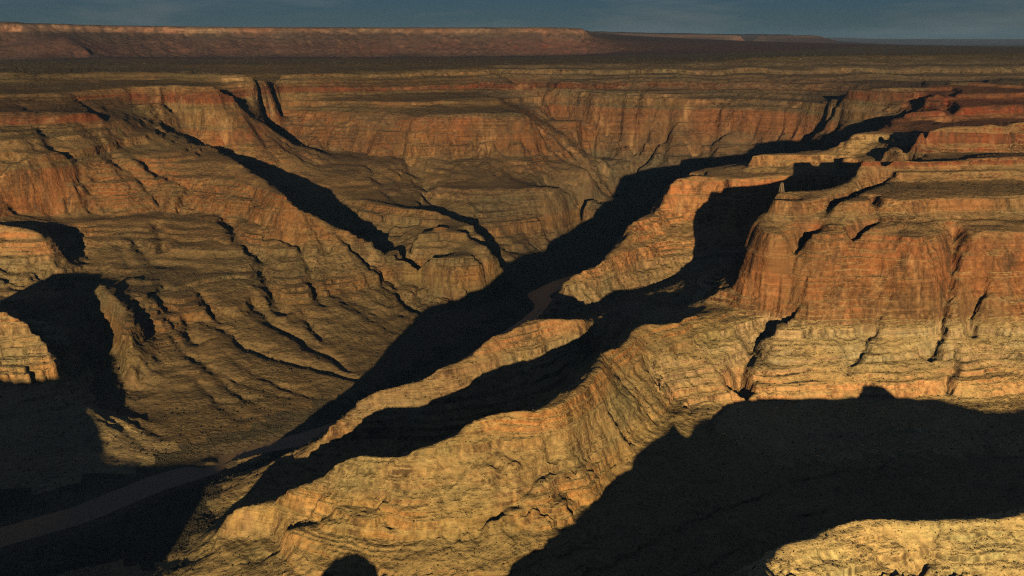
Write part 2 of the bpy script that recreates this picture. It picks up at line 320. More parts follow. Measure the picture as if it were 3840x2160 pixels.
# log-polar survey grid about the foot of the viewpoint (a conformal map, so relaxation there is relaxation on the ground)
CELL = 0.0032
A0, A1 = -1.40, 1.40
R0, R1 = 420.0, 60000.0
L0 = math.log(R0)
NA = int((A1 - A0) / CELL) + 1
NR = int((math.log(R1) - L0) / CELL) + 1
azg = A0 + CELL * np.arange(NA)
rg = np.exp(L0 + CELL * np.arange(NR))
def to_grid(x, y):
    return (np.arctan2(x, y) - A0) / CELL, (0.5 * np.log(x * x + y * y) - L0) / CELL
def bil(F, ca, cr):
    ca = np.clip(ca, 0, NA - 1.001); cr = np.clip(cr, 0, NR - 1.001)
    i = ca.astype(np.int32); j = cr.astype(np.int32)
    fa = (ca - i).astype(np.float32); fr = (cr - j).astype(np.float32)
    return (F[i, j] * (1 - fa) + F[i + 1, j] * fa) * (1 - fr) + (F[i, j + 1] * (1 - fa) + F[i + 1, j + 1] * fa) * fr

# rasterise the survey lines
cs = np.zeros((NA, NR)); cw = np.zeros((NA, NR))
SEEDS = []          # (key, ca, cr)
for key, pts in LINES:
    for (xa, ya, za), (xb, yb, zb) in zip(pts[:-1], pts[1:]):
        ga = to_grid(np.array([xa, xb]), np.array([ya, yb]))
        n = int(max(abs(ga[0][1] - ga[0][0]), abs(ga[1][1] - ga[1][0])) * 1.5) + 2
        t = np.linspace(0, 1, n)
        x = xa + (xb - xa) * t; y = ya + (yb - ya) * t; z = za + (zb - za) * t
        ca, cr = to_grid(x, y)
        i = np.rint(ca).astype(int); j = np.rint(cr).astype(int)
        ok = (i >= 0) & (i < NA) & (j >= 0) & (j < NR)
        np.add.at(cs, (i[ok], j[ok]), z[ok]); np.add.at(cw, (i[ok], j[ok]), 1.0)
        SEEDS.append((key, ca[ok][::6], cr[ok][::6]))

def relax(cs, cw, levels=6):
    pyr = [(cs, cw)]
    for _ in range(levels):
        s, w = pyr[-1]
        na, nr = (s.shape[0] + 1) // 2, (s.shape[1] + 1) // 2
        S = np.zeros((na * 2, nr * 2)); W = np.zeros((na * 2, nr * 2))
        S[:s.shape[0], :s.shape[1]] = s; W[:s.shape[0], :s.shape[1]] = w
        pyr.append((S.reshape(na, 2, nr, 2).sum((1, 3)), W.reshape(na, 2, nr, 2).sum((1, 3))))
    B = None
    for k, (s, w) in reversed(list(enumerate(pyr))):
        m = w > 0
        v = np.where(m, s / np.maximum(w, 1e-9), 0).astype(np.float32)
        if B is None:
            B = np.full(s.shape, v[m].mean(), np.float32)
        else:
            B = np.repeat(np.repeat(B, 2, 0), 2, 1)[:s.shape[0], :s.shape[1]].copy()
        B[m] = v[m]
        for it in range(400 if k >= 4 else (160 if k >= 2 else (90 if k == 1 else 70))):
            Q = np.pad(B, 1, mode='edge')
            N = (Q[:-2, 1:-1] + Q[2:, 1:-1] + Q[1:-1, :-2] + Q[1:-1, 2:]) * 0.25
            B = np.where(m, v, N)
    return B
BASE = relax(cs, cw)
def blur(F, n):
    for _ in range(n):
        Q = np.pad(F, 1, mode='edge')
        F = (Q[:-2, 1:-1] + Q[2:, 1:-1] + Q[1:-1, :-2] + Q[1:-1, 2:] + 2 * F) / 6.0
    return F
BASE = blur(BASE, 2)

GX_, GR_ = np.meshgrid(azg, rg, indexing='ij')
WX = (np.sin(GX_) * GR_).astype(np.float32); WY = (np.cos(GX_) * GR_).astype(np.float32)

def column_hits(F, u, v):
    """where the sight line u, v first meets the height field F"""
    x, y, dz = ray(u, v)
    ca = (math.atan2(x, y) - A0) / CELL
    slope = dz / math.hypot(x, y)
    i = min(max(int(ca), 0), NA - 2); f = ca - i
    prof = F[i] * (1 - f) + F[i + 1] * f
    los = CAM_Z + slope * rg
    k = np.nonzero((prof >= los) & (rg > 850))[0]
    if len(k) == 0: return None
    r = rg[k[0]]
    a = math.atan2(x, y)
    return (math.sin(a) * r, math.cos(a) * r)

# which landform a spot belongs to: the nearest survey line
KEYS = sorted(set(k for k, _ in LINES))
sc_ = np.concatenate([np.stack([c, r_], 1) for _, c, r_ in SEEDS]).astype(np.float32)
sk_ = np.concatenate([np.full(len(c), KEYS.index(k)) for k, c, _ in SEEDS])
st = 5
own = np.empty((len(range(0, NA, st)), len(range(0, NR, st))), np.int32)
from mathutils import kdtree
kd = kdtree.KDTree(len(sc_))
for i, (a, b) in enumerate(sc_):
    kd.insert((a, b, 0), i)
kd.balance()
for ii, i in enumerate(range(0, NA, st)):
    for jj, j in enumerate(range(0, NR, st)):
        own[ii, jj] = sk_[kd.find((i, j, 0))[1]]
def owner(x, y):
    ca, cr = to_grid(x, y)
    ca = ca + noise(x, y, 120.0, 41) * 6; cr = cr + noise(x, y, 120.0, 42) * 6
    i = np.clip(np.rint(ca / st), 0, own.shape[0] - 1).astype(int); j = np.clip(np.rint(cr / st), 0, own.shape[1] - 1).astype(int)
    return own[i, j]

# how broken the rock of each landform is
ROUGH = {'right_wall': 0.7, 'left_wall': 0.85, 'near_ridge': 0.45, 'front_ridge': 0.6, 'middle_ridge': 0.5, 'left_near_ridge': 0.08, 'right_hill': 0.8, 'plateau': 0.5, 'far_mesa': 0.7, 'horizon_hills': 0.7}
_rk = np.array([ROUGH.get(k, 1.0) for k in KEYS], np.float32)
_ii = np.clip(np.rint(np.arange(NA) / st), 0, own.shape[0] - 1).astype(int); _jj = np.clip(np.rint(np.arange(NR) / st), 0, own.shape[1] - 1).astype(int)
RMAP = blur(_rk[own[np.ix_(_ii, _jj)]], 25)

# named gullies drawn on the walls: (depth, half width, sight points)
GULLIES = [
    (62, 14, [(2305, 345), (2280, 390), (2215, 430), (2130, 480), (2060, 515), (2045, 550), (1995, 590), (1985, 640), (1978, 700), (1965, 740), (1930, 780), (1905, 820), (1895, 860), (1870, 900), (1850, 950)]),
    (36, 10, [(2200, 490), (2185, 530), (2150, 580)]),
    (24, 10, [(2412, 570), (2408, 640), (2395, 700), (2385, 760), (2380, 815), (2350, 850), (2330, 880)]),
    (24, 10, [(2487, 590), (2470, 680), (2460, 740), (2450, 815)]),
    (18, 9, [(2190, 815), (2160, 860), (2140, 900), (2130, 935)]),
    (18, 9, [(2400, 850), (2390, 900), (2385, 960)]),
    (22, 11, [(2390, 235), (2385, 290), (2375, 310)]),
    # left wall
    (30, 12, [(370, 395), (420, 425), (480, 460), (511, 503), (558, 523), (575, 555), (589, 591), (630, 615), (663, 638), (670, 680), (672, 705), (696, 735), (702, 780)]),
    (18, 8, [(430, 440), (470, 480), (500, 500)]),
    (22, 8, [(646, 738), (660, 767), (678, 802), (752, 852), (800, 880)]),
    (24, 9, [(687, 567), (719, 582), (755, 608), (770, 640), (800, 720), (820, 760)]),
    (26, 10, [(850, 575), (900, 620), (930, 645), (985, 690), (1000, 720), (1040, 770)]),
    (20, 8, [(290, 390), (340, 420), (400, 480), (405, 520)]),
    (20, 8, [(332, 591), (370, 635), (408, 670)]),
    (22, 8, [(399, 560), (404, 600), (408, 625)]),
    (20, 7, [(200, 576), (217, 641), (208, 656)]),
    (26, 9, [(502, 729), (525, 755), (567, 808)]),
    (17, 9, [(499, 792), (558, 817), (587, 832), (646, 885), (755, 914), (840, 932), (930, 960)]),
    (14, 8, [(349, 752), (379, 788), (376, 814), (382, 835)]),
    (24, 8, [(399, 708), (402, 738), (446, 773)]),
    (26, 8, [(473, 791), (481, 805), (505, 855)]),
    (10, 8, [(434, 832), (470, 873), (523, 914), (600, 980), (650, 1035)]),
    (9, 8, [(550, 930), (640, 970), (720, 1000)]),
    (8, 8, [(480, 940), (560, 1020), (630, 1060)]),
    (9, 8, [(590, 900), (680, 960), (780, 1000)]),
    (16, 8, [(700, 800), (740, 840), (850, 900), (880, 930)]),
    (18, 7, [(760, 760), (770, 800), (800, 850)]),
    (16, 9, [(60, 270), (100, 300), (120, 350), (150, 380)]),
    (16, 9, [(200, 250), (250, 290), (290, 330)]),
    (16, 9, [(130, 515), (155, 560)]),
    (8, 7, [(300, 610), (340, 680), (360, 730)]),
    # triangle of scree beside the left spur
    (9, 7, [(265, 1045), (330, 1090), (360, 1130)]),
    (8, 6, [(225, 1090), (270, 1130), (300, 1165)]),
    (8, 6, [(300, 1040), (380, 1080), (420, 1100)]),
    # centre butte and back wall
    (18, 9, [(1105, 570), (1120, 620), (1130, 650)]),
    (18, 9, [(1110, 640), (1125, 690), (1130, 730), (1170, 750), (1190, 790)]),
    (30, 16, [(975, 295), (1005, 320), (1010, 360), (1035, 400), (1050, 440), (1080, 490), (1110, 520)]),
    (16, 10, [(875, 300), (880, 350), (900, 390), (935, 430), (945, 450), (1000, 510)]),
    (10, 12, [(565, 212), (575, 250), (610, 280), (640, 310), (660, 340), (665, 375)]),
    (44, 14, [(1565, 236), (1560, 280)]),
    (56, 15, [(1602, 240), (1596, 285), (1565, 330)]),
    (62, 16, [(1645, 255), (1630, 300), (1600, 345)]),
    (62, 16, [(1680, 250), (1670, 300), (1640, 340), (1600, 390), (1570, 440)]),
    (60, 16, [(1815, 270), (1795, 310), (1790, 325), (1740, 370)]),
    (46, 14, [(1840, 265), (1825, 310), (1790, 340), (1750, 420)]),
    # near ridge
    (15, 13, [(935, 1232), (730, 1310)]),
    (12, 9, [(1370, 1110), (1290, 1240), (1220, 1300), (1200, 1340)]),
    (10, 8, [(1430, 1215), (1480, 1240), (1490, 1260)]),
    (10, 8, [(920, 1240), (990, 1300)]),
    # front ridge
    (12, 7, [(2360, 1310), (2340, 1350), (2330, 1375), (2305, 1420)]),
]
carve = np.zeros_like(BASE)
for depth, hw, spts in GULLIES:
    pp = [column_hits(BASE, u, v) for u, v in spts]
    pp = [p for p in pp if p is not None]
    if len(pp) < 2: continue
    P0 = np.array(pp)
    # a crooked course
    fine = []
    for a, b in zip(P0[:-1], P0[1:]):
        if math.hypot(*(b - a)) > 900: continue
        for t in np.linspace(0, 1, 6)[:-1]:
            fine.append(a + (b - a) * t)
    if len(fine) < 2: continue
    fine = np.array(fine)
    j = noise(fine[:, 0], fine[:, 1], 60.0, 3) * 16
    fine[:, 0] += j
    ca, cr = to_grid(fine[:, 0], fine[:, 1])
    rr = np.hypot(fine[:, 0], fine[:, 1]).mean()
    hw = max(hw, rr * CELL * 1.35)
    mg = int(hw * 4 / (rr * CELL)) + 3
    i0, i1 = max(0, int(ca.min()) - mg), min(NA, int(ca.max()) + mg + 1)
    j0, j1 = max(0, int(cr.min()) - mg), min(NR, int(cr.max()) + mg + 1)
    X = WX[i0:i1, j0:j1]; Y = WY[i0:i1, j0:j1]
    D = np.full(X.shape, 1e9, np.float32)
    for a, b in zip(fine[:-1], fine[1:]):
        d = b - a; L = d @ d
        if L < 1e-6 or L > 600 ** 2: continue
        t = np.clip(((X - a[0]) * d[0] + (Y - a[1]) * d[1]) / L, 0, 1)
        D = np.minimum(D, np.hypot(X - a[0] - d[0] * t, Y - a[1] - d[1] * t))
    C = depth * (0.85 + 0.8 * noise(X, Y, 90.0, 61)).clip(0.55, 1.3) * np.exp(-(D / (hw * 1.3)) ** 1.5)
    carve[i0:i1, j0:j1] = np.maximum(carve[i0:i1, j0:j1], C)

# gullies that run down the slope: noise smeared along the fall lines
gA = np.gradient(blur(BASE, 6), axis=0); gR = np.gradient(blur(BASE, 6), axis=1)
gl = np.hypot(gA, gR) + 1e-4
slope_w = gl / (CELL * GR_)                         # rise over run
gA /= gl; gR /= gl
II, JJ = np.meshgrid(np.arange(NA, dtype=np.float32), np.arange(NR, dtype=np.float32), indexing='ij')
def fall_line_noise(lam, seed, steps=8, stretch=0.45):
    src = noise(WX, WY, lam, seed) + 0.5 * noise(WX, WY, lam * 0.5, seed + 5)
    acc = src.copy(); wsum = 1.0
    for sgn in (-1, 1):
        ca, cr = II.copy(), JJ.copy()
        for k in range(steps):
            h = (lam * stretch / (GR_ * CELL)).astype(np.float32)
            i = np.clip(np.rint(ca), 0, NA - 1).astype(np.int32); j = np.clip(np.rint(cr), 0, NR - 1).astype(np.int32)
            ca = ca + sgn * gA[i, j] * h; cr = cr + sgn * gR[i, j] * h
            i = np.clip(np.rint(ca), 0, NA - 1).astype(np.int32); j = np.clip(np.rint(cr), 0, NR - 1).astype(np.int32)
            w = 1.0 - 0.6 * (k + 1) / steps
            acc += src[i, j] * w; wsum += w
    return acc / (wsum ** 0.5) * 0.75
n1 = fall_line_noise(150.0, 1)
n2 = fall_line_noise(62.0, 2)
n3 = fall_line_noise(30.0, 4, steps=6)
RIB = blur(np.isin(own[np.ix_(_ii, _jj)], [KEYS.index(k) for k in ('left_wall', 'centre_butte', 'back_wall', 'far_wall', 'left_butte')]).astype(np.float32), 20)
gul = (24.0 + 16.0 * RIB) * (1 - np.abs(n1) * 3.0).clip(0, 1) ** 2 + 10.0 * (1 - np.abs(n2) * 3.0).clip(0, 1) ** 2 + 5.0 * (1 - np.abs(n3) * 3.0).clip(0, 1) ** 2 * sstep(6000, 3000, GR_)
# how far the walls are cut back, metres on the ground: nothing on flats, less beside the water
amt = sstep(0.10, 0.35, slope_w) * sstep(6, 60, BASE) * RMAP
conv = (BASE - blur(BASE, 60)) / np.maximum(GR_ / 2000.0, 0.6)
amt *= 1.0 - 0.85 * sstep(1.0, 9.0, conv)
amt *= 1.0 + 0.4 * sstep(7000, 9000, GR_)
steep = sstep(0.2, 0.9, slope_w)
guard = 1.0 - 0.6 * sstep(2.0, 12.0, conv)
h = ((gul * amt + carve * 1.25 * steep * (0.4 + 0.6 * guard)) / (GR_ * CELL)).astype(np.float32)
FIELD = bil(BASE, II - gA * h, JJ - gR * h)          # height from farther down the slope
FIELD = FIELD - carve * (0.55 + 0.45 * sstep(0.05, 0.4, slope_w)) * (1.0 - 0.5 * steep) * guard
FIELD = np.where(BASE < 6, BASE, np.maximum(FIELD, 3.0)).astype(np.float32)

# ------------------------------------------------------------------ strata: cliffs and benches
CLIFFS = [(28, 38), (58, 70), (98, 130), (156, 164), (186, 206), (418, 450), (468, 484), (492, 506), (516, 556), (570, 582), (596, 612), (632, 655)]
def band_table():
    kp, kz = [-60.0, 0.0], [-60.0, 0.0]
    def section(z0, z1, cl, frac):
        hard = sum(b - a for a, b in cl); soft = (z1 - z0) - hard
        ks = ((z1 - z0) - hard * frac) / soft
        p, z = kp[-1], z0
        for a, b in cl:
            p += (a - z) * ks; kp.append(p); kz.append(a)
            p += (b - a) * frac; kp.append(p); kz.append(b); z = b
        kp.append(p + (z1 - z) * ks); kz.append(z1)
    section(0, 216, CLIFFS[:5], 0.24)
    section(216, 396, [(216, 246), (254, 296), (304, 340), (348, 396)], 0.72)
    section(396, 700, CLIFFS[5:], 0.24)
    kp.append(3000.0); kz.append(3000.0)
    return np.array(kp), np.array(kz)
KP, KZ = band_table()
def dip(x, y, z):
    return 92.0 * sstep(3400, 4700, y) * sstep(9000, 7000, y) * sstep(120, 320, z) * (1.0 - 0.9 * sstep(520, 650, z))
def strata(B, x, y, r, detail=True, rough=1.0):
    rough = rough * (1.0 - 0.8 * sstep(150, 60, B) * sstep(-150, -350, x) * sstep(2900, 2700, y)) * (1.0 - 0.5 * sstep(95, 40, B))
    d = dip(x, y, B)
    s = B - d
    if detail:
        j = noise(x, y, 260.0, 11) * 6 + noise(x, y, 70.0, 12) * 2.5
    else:
        j = 0.0
    far = sstep(760, 700, B)
    p = s + j * far
    z = np.interp(p, KP, KZ)
    z = s + (z - p) * far * rough * ((0.6 + 0.4 * sstep(-0.25, 0.25, noise(x, y, 340.0, 17))) if detail else 0.8)
    if detail:
        m = 0.25 + 0.75 * sstep(-0.25, 0.3, noise(x, y, 160.0, 13))
        for per, near_f, amp in ((6.5, (2400, 3600), 0.75), (15.0, (4500, 7500), 0.7)):
            q = (z + per * 1.3 * noise(z, x * 0.004, per * 3.1, 15)) / per + noise(x, y, 95.0, 14) * 0.5
            f = q - np.floor(q)
            st = sstep(0.70, 0.96, f)
            fade = sstep(near_f[1], near_f[0], r) * sstep(8, 30, B)
            z = z + per * amp * (st - f) * m * fade * (0.3 + 0.7 * rough)
    return z + d

# ------------------------------------------------------------------ the ground mesh, fine where the photograph looks
def ground_height(x, y):
    r = np.hypot(x, y)
    wx = np.zeros_like(x); wy = np.zeros_like(y)
    for lam, amp, sd in ((260.0, 16.0, 21), (95.0, 9.0, 23), (38.0, 4.6, 25), (16.0, 2.4, 27), (8.0, 1.1, 29)):
        fade = sstep(lam * 420, lam * 160, r)
        wx += amp * fade * noise(x, y, lam, sd); wy += amp * fade * noise(x, y, lam, sd + 1)
    quiet = sstep(3, 14, bil(BASE, *to_grid(x, y)))
    k = (0.12 + 0.88 * quiet) * (0.35 + 0.65 * bil(RMAP, *to_grid(x, y)))
    xx = x + wx * k * 1.5; yy = y + wy * k * 1.5
    B = bil(FIELD, *to_grid(xx, yy))
    rm = bil(RMAP, *to_grid(x, y))
    z = strata(B, xx, yy, r, True, rm)
    rough = 1.6 * noise(x, y, 34.0, 31) + 0.9 * noise(x, y, 13.0, 32) * sstep(5000, 2500, r) + 0.5 * noise(x, y, 6.0, 33) * sstep(2600, 1300, r)
    return z + rough * (0.25 + 0.75 * quiet) * sstep(1.5, 8, z)

def rows_for(az, n_rows, r_lo, r_hi):
    """row distances per column, packed where the ground is steep or seen"""
    ca = np.clip((az - A0) / CELL, 0, NA - 1.001)
    sel = np.nonzero((rg >= r_lo * 0.98) & (rg <= r_hi * 1.02))[0]
    rr = rg[sel]
    i = ca.astype(int); f = (ca - i)[:, None]
    Z = FIELD[i][:, sel] * (1 - f) + FIELD[i + 1][:, sel] * f
    x = np.sin(az)[:, None] * rr; y = np.cos(az)[:, None] * rr
    Z = strata(Z, x, y, np.hypot(x, y), detail=False)
    phi = (Z - CAM_Z) / rr[None, :]
    mx = np.maximum.accumulate(phi, axis=1)
    vis = (phi >= mx - 1e-4).astype(float)
    dz = np.abs(np.diff(Z, axis=1)) / rr[None, 1:]
    dphi = np.abs(np.diff(phi, axis=1))
    vv = np.maximum(vis[:, 1:], vis[:, :-1])
    w = (dphi * 1.0 + dz * 0.35) * (0.12 + 0.88 * vv) + 0.00006
    for _ in range(6):                                            # even it out sideways and along
        Q = np.pad(w, ((3, 3), (1, 1)), mode='edge')
        w = (Q[:-6, 1:-1] + Q[1:-5, 1:-1] + Q[2:-4, 1:-1] + Q[3:-3, 1:-1] + Q[4:-2, 1:-1] + Q[5:-1, 1:-1] + Q[6:, 1:-1] + Q[3:-3, :-2] + Q[3:-3, 2:]) / 9.0
    cum = np.concatenate([np.zeros((len(az), 1)), np.cumsum(w, axis=1)], axis=1)
    out = np.empty((len(az), n_rows))
    t = np.linspace(0, 1, n_rows)
    lr = np.log(rr)
    for k in range(len(az)):
        out[k] = np.interp(t * cum[k, -1], cum[k], lr)
    return np.exp(out)

FINE_A = 0.535
N_COL, N_ROW = 1090, 1050
az_f = np.linspace(-FINE_A, FINE_A, N_COL)
R_f = rows_for(az_f, N_ROW, 800.0, 56000.0)
X_f = np.sin(az_f)[:, None] * R_f; Y_f = np.cos(az_f)[:, None] * R_f
Z_f = ground_height(X_f, Y_f)

def make_mesh(name, V, Q, smooth=True):
    me = bpy.data.meshes.new(name)
    nv, nq = len(V), len(Q)
    k = Q.shape[1]
    me.vertices.add(nv); me.vertices.foreach_set('co', V.astype(np.float32).ravel())
    me.loops.add(nq * k); me.loops.foreach_set('vertex_index', Q.astype(np.int32).ravel())
    me.polygons.add(nq); me.polygons.foreach_set('loop_start', np.arange(0, nq * k, k, dtype=np.int32))
    me.polygons.foreach_set('use_smooth', np.full(nq, smooth))
    me.update(calc_edges=True)
    return me
def tag(o, label=None, cat=None, group=None, kind=None):
    if label: o['label'] = label
    if cat: o['category'] = cat
    if group: o['group'] = group
    if kind: o['kind'] = kind
    return o
def link(name, me, mat=None, parent=None):
    o = bpy.data.objects.new(name, me)
    COL.objects.link(o)
    if mat: me.materials.append(mat)
    if parent: o.parent = parent
    return o

# ------------------------------------------------------------------ materials
def new_mat(name):
    m = bpy.data.materials.new(name); m.use_nodes = True
    m.node_tree.nodes.clear()
    return m
class NT:
    def __init__(s, m): s.t = m.node_tree; s.n = s.t.nodes; s.l = s.t.links
    def node(s, k, **kw):
        n = s.n.new(k)
        for a, v in kw.items(): setattr(n, a, v)
        return n
    def put(s, n, key, v):
        if v is None: return
        if hasattr(v, 'links'): s.l.new(v, n.inputs[key])
        else: n.inputs[key].default_value = v
    def math(s, op, a, b=None, c=None, clamp=False):
        n = s.node('ShaderNodeMath', operation=op, use_clamp=clamp)
        s.put(n, 0, a); s.put(n, 1, b); s.put(n, 2, c)
        return n.outputs[0]
    def noise(s, vec, scale, detail=4.0, rough=0.55, dist=0.0):
        n = s.node('ShaderNodeTexNoise')
        s.put(n, 'Vector', vec); s.put(n, 'Scale', scale); s.put(n, 'Detail', detail); s.put(n, 'Roughness', rough); s.put(n, 'Distortion', dist)
        return n.outputs['Fac']
    def ramp(s, f, stops, interp='LINEAR'):
        n = s.node('ShaderNodeValToRGB'); cr = n.color_ramp; cr.interpolation = interp
        while len(cr.elements) < len(stops): cr.elements.new(0.5)
        for e, (p, c) in zip(cr.elements, stops):
            e.position = p; e.color = (c, c, c, 1) if isinstance(c, (int, float)) else (*c, 1)
        s.put(n, 0, f)
        return n.outputs[0]
    def mix(s, f, a, b, blend='MIX'):
        n = s.node('ShaderNodeMix', data_type='RGBA', blend_type=blend)
        s.put(n, 'Factor', f)
        for key, v in (('A', a), ('B', b)):
            if hasattr(v, 'links'): s.l.new(v, n.inputs[key])
            else: n.inputs[key].default_value = (*v, 1)
        return n.outputs['Result']
    def scale_vec(s, vec, xyz):
        n = s.node('ShaderNodeVectorMath', operation='MULTIPLY')
        s.l.new(vec, n.inputs[0]); n.inputs[1].default_value = xyz
        return n.outputs[0]

def rock_material(name, bands, scree, tint=(1, 1, 1), stain=0.82, size=1.0, bump=1.0, speck=0.35):
    """banded rock: bands = [(height, colour)], scree = colour of the slopes"""
    m = new_mat(name); g = NT(m)
    out = g.node('ShaderNodeOutputMaterial'); bs = g.node('ShaderNodeBsdfPrincipled')
    bs.inputs['Roughness'].default_value = 0.95
    bs.inputs['Specular IOR Level'].default_value = 0.1
    geo = g.node('ShaderNodeNewGeometry'); pos = geo.outputs['Position']
    at = g.node('ShaderNodeAttribute', attribute_name='level')
    lv = at.outputs['Fac']
    nz = g.node('ShaderNodeSeparateXYZ'); g.l.new(geo.outputs['True Normal'], nz.inputs[0])
    big = g.noise(pos, 0.004 / size, 5.0, 0.6)
    mid = g.noise(pos, 0.02 / size, 5.0, 0.6)
    fine = g.noise(pos, 0.11 / size, 5.0, 0.65)
    # height in the column, slightly wavy
    hh = g.math('ADD', lv, g.math('MULTIPLY', g.math('SUBTRACT', big, 0.5), 26.0))
    hh = g.math('ADD', hh, g.math('MULTIPLY', g.math('SUBTRACT', mid, 0.5), 12.0))
    top = bands[-1][0]; lo = bands[0][0]
    f = g.math('DIVIDE', g.math('SUBTRACT', hh, lo), top - lo, clamp=True)
    col = g.ramp(f, [((h - lo) / (top - lo), c) for h, c in bands])
    tone = g.noise(pos, 0.0075 / size, 4.0, 0.6)
    col = g.mix(g.ramp(tone, [(0.40, 0.0), (0.60, 0.75)]), col, g.mix(1.0, col, (0.72, 1.02, 1.12), 'MULTIPLY'))
    # thin beds
    bedv = g.scale_vec(pos, (0.0016 / size, 0.0016 / size, 0.16 / size))
    beds = g.noise(bedv, 1.0, 4.0, 0.7)
    bedm = g.ramp(g.noise(pos, 0.009 / size, 3.0, 0.5), [(0.40, 0.15), (0.62, 1.0)])
    col = g.mix(bedm, col, g.mix(1.0, col, g.ramp(beds, [(0.30, 0.60), (0.5, 1.0), (0.68, 1.32)]), 'MULTIPLY'))
    # vertical streaks of varnish and pale washed rock on the cliffs
    stv = g.scale_vec(pos, (0.055 / size, 0.055 / size, 0.006 / size))
    streak = g.noise(stv, 1.0, 6.0, 0.62, 0.4)
    stv2 = g.scale_vec(pos, (0.012 / size, 0.012 / size, 0.0045 / size))
    patch = g.noise(stv2, 1.0, 4.0, 0.6)
    dark = g.math('MULTIPLY', g.ramp(streak, [(0.44, 0.0), (0.58, 1.0)]), g.ramp(patch, [(0.38, 0.15), (0.58, 1.0)]))
    col_c = g.mix(g.math('MULTIPLY', dark, stain), col, (0.075, 0.048, 0.03))
    pale = g.ramp(g.noise(stv2, 1.7, 5.0, 0.6, 0.6), [(0.56, 0.0), (0.70, 1.0)])
    col_c = g.mix(g.math('MULTIPLY', pale, 0.55), col_c, g.mix(0.5, col, (0.62, 0.40, 0.21)))
    # scree and soil where the ground lies flatter
    if isinstance(scree, list):
        scree = g.ramp(f, [((h - lo) / (top - lo), c) for h, c in scree])
        sc = g.mix(g.ramp(mid, [(0.35, 0.0), (0.65, 0.7)]), scree, g.mix(1.0, scree, (0.62, 0.64, 0.66), 'MULTIPLY'))
    else:
        sc = g.mix(g.ramp(mid, [(0.35, 0.0), (0.65, 1.0)]), scree, tuple(c * k for c, k in zip(scree, (0.72, 0.76, 0.78))))
    sc = g.mix(0.28, sc, col)
    sp = g.math('MULTIPLY', g.ramp(g.noise(pos, 0.22 / size, 2.0, 0.5), [(0.56, 0.0), (0.64, 1.0)]), g.ramp(big, [(0.40, 0.1), (0.58, 1.0)]))
    sc = g.mix(g.math('MULTIPLY', sp, speck), sc, (0.035, 0.034, 0.018))
    sl = g.math('ADD', nz.outputs['Z'], g.math('MULTIPLY', g.math('SUBTRACT', fine, 0.5), 0.45))
    k = g.ramp(sl, [(0.56, 0.0), (0.80, 1.0)])
    colr = g.mix(k, col_c, sc)
    # grain
    gm = g.ramp(g.noise(pos, 0.006 / size, 3.0, 0.5), [(0.38, 0.35), (0.62, 1.0)])
    colr = g.mix(gm, colr, g.mix(1.0, colr, g.ramp(fine, [(0.28, 0.45), (0.5, 1.0), (0.72, 1.6)]), 'MULTIPLY'))
    colr = g.mix(1.0, colr, tint, 'MULTIPLY')
    g.l.new(colr, bs.inputs['Base Color'])
    # relief: ledges, flutes, rubble
    bmp = g.node('ShaderNodeBump'); bmp.inputs['Strength'].default_value = 1.0; bmp.inputs['Distance'].default_value = 1.0
    h1 = g.math('MULTIPLY', g.math('MULTIPLY', fine, gm), 8.0 * size * bump)
    h2 = g.math('MULTIPLY', g.math('MULTIPLY', beds, bedm), 6.0 * size * bump)
    h3 = g.math('MULTIPLY', streak, 5.0 * size * bump)
    hs = g.math('ADD', h1, g.math('MULTIPLY', g.math('ADD', h2, h3), g.math('SUBTRACT', 1.0, k)))
    g.l.new(hs, bmp.inputs['Height'])
    g.l.new(bmp.outputs[0], bs.inputs['Normal'])
    g.l.new(bs.outputs[0], out.inputs['Surface'])
    return m

LOWER = [(0, (0.30, 0.20, 0.115)), (60, (0.30, 0.19, 0.10)), (98, (0.34, 0.19, 0.085)), (130, (0.36, 0.19, 0.085)), (150, (0.27, 0.18, 0.10)), (200, (0.30, 0.19, 0.10)),
         (218, (0.40, 0.19, 0.085)), (300, (0.40, 0.165, 0.07)), (396, (0.42, 0.17, 0.075)), (410, (0.27, 0.17, 0.09)), (425, (0.38, 0.19, 0.085)), (460, (0.36, 0.19, 0.09)),
         (480, (0.33, 0.20, 0.10)), (505, (0.36, 0.20, 0.095)), (516, (0.30, 0.10, 0.05)), (560, (0.26, 0.085, 0.042)), (580, (0.33, 0.16, 0.075)), (610, (0.36, 0.22, 0.11)), (655, (0.38, 0.25, 0.13)), (700, (0.20, 0.16, 0.09))]
MESA = [(640, (0.13, 0.11, 0.075)), (690, (0.17, 0.075, 0.05)), (760, (0.19, 0.075, 0.05)), (830, (0.17, 0.11, 0.08)), (868, (0.19, 0.13, 0.085)), (885, (0.36, 0.23, 0.13)), (915, (0.38, 0.25, 0.15)), (935, (0.32, 0.23, 0.14)), (945, (0.07, 0.07, 0.045)), (980, (0.07, 0.07, 0.045))]
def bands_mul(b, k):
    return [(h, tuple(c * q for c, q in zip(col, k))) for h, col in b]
SCREE = (0.235, 0.175, 0.095)
M = {}  # rock tones also carry the light falloff: near ridges brightened, distance dimmed
M['near_ridge'] = rock_material('lit_buff_rock', bands_mul(LOWER, (1.25, 1.28, 1.05)), (0.45, 0.34, 0.15))  # buff rock, with stronger sunlight put into its colour
M['front_ridge'] = rock_material('bright_lit_buff_rock', bands_mul(LOWER, (2.2, 2.4, 2.0)), (0.80, 0.60, 0.27), speck=0.6)  # buff rock raised furthest, the foreground's bright light painted in
M['middle_ridge'] = rock_material('tan_rock', bands_mul(LOWER, (1.05, 1.05, 1.0)), (0.40, 0.28, 0.13))
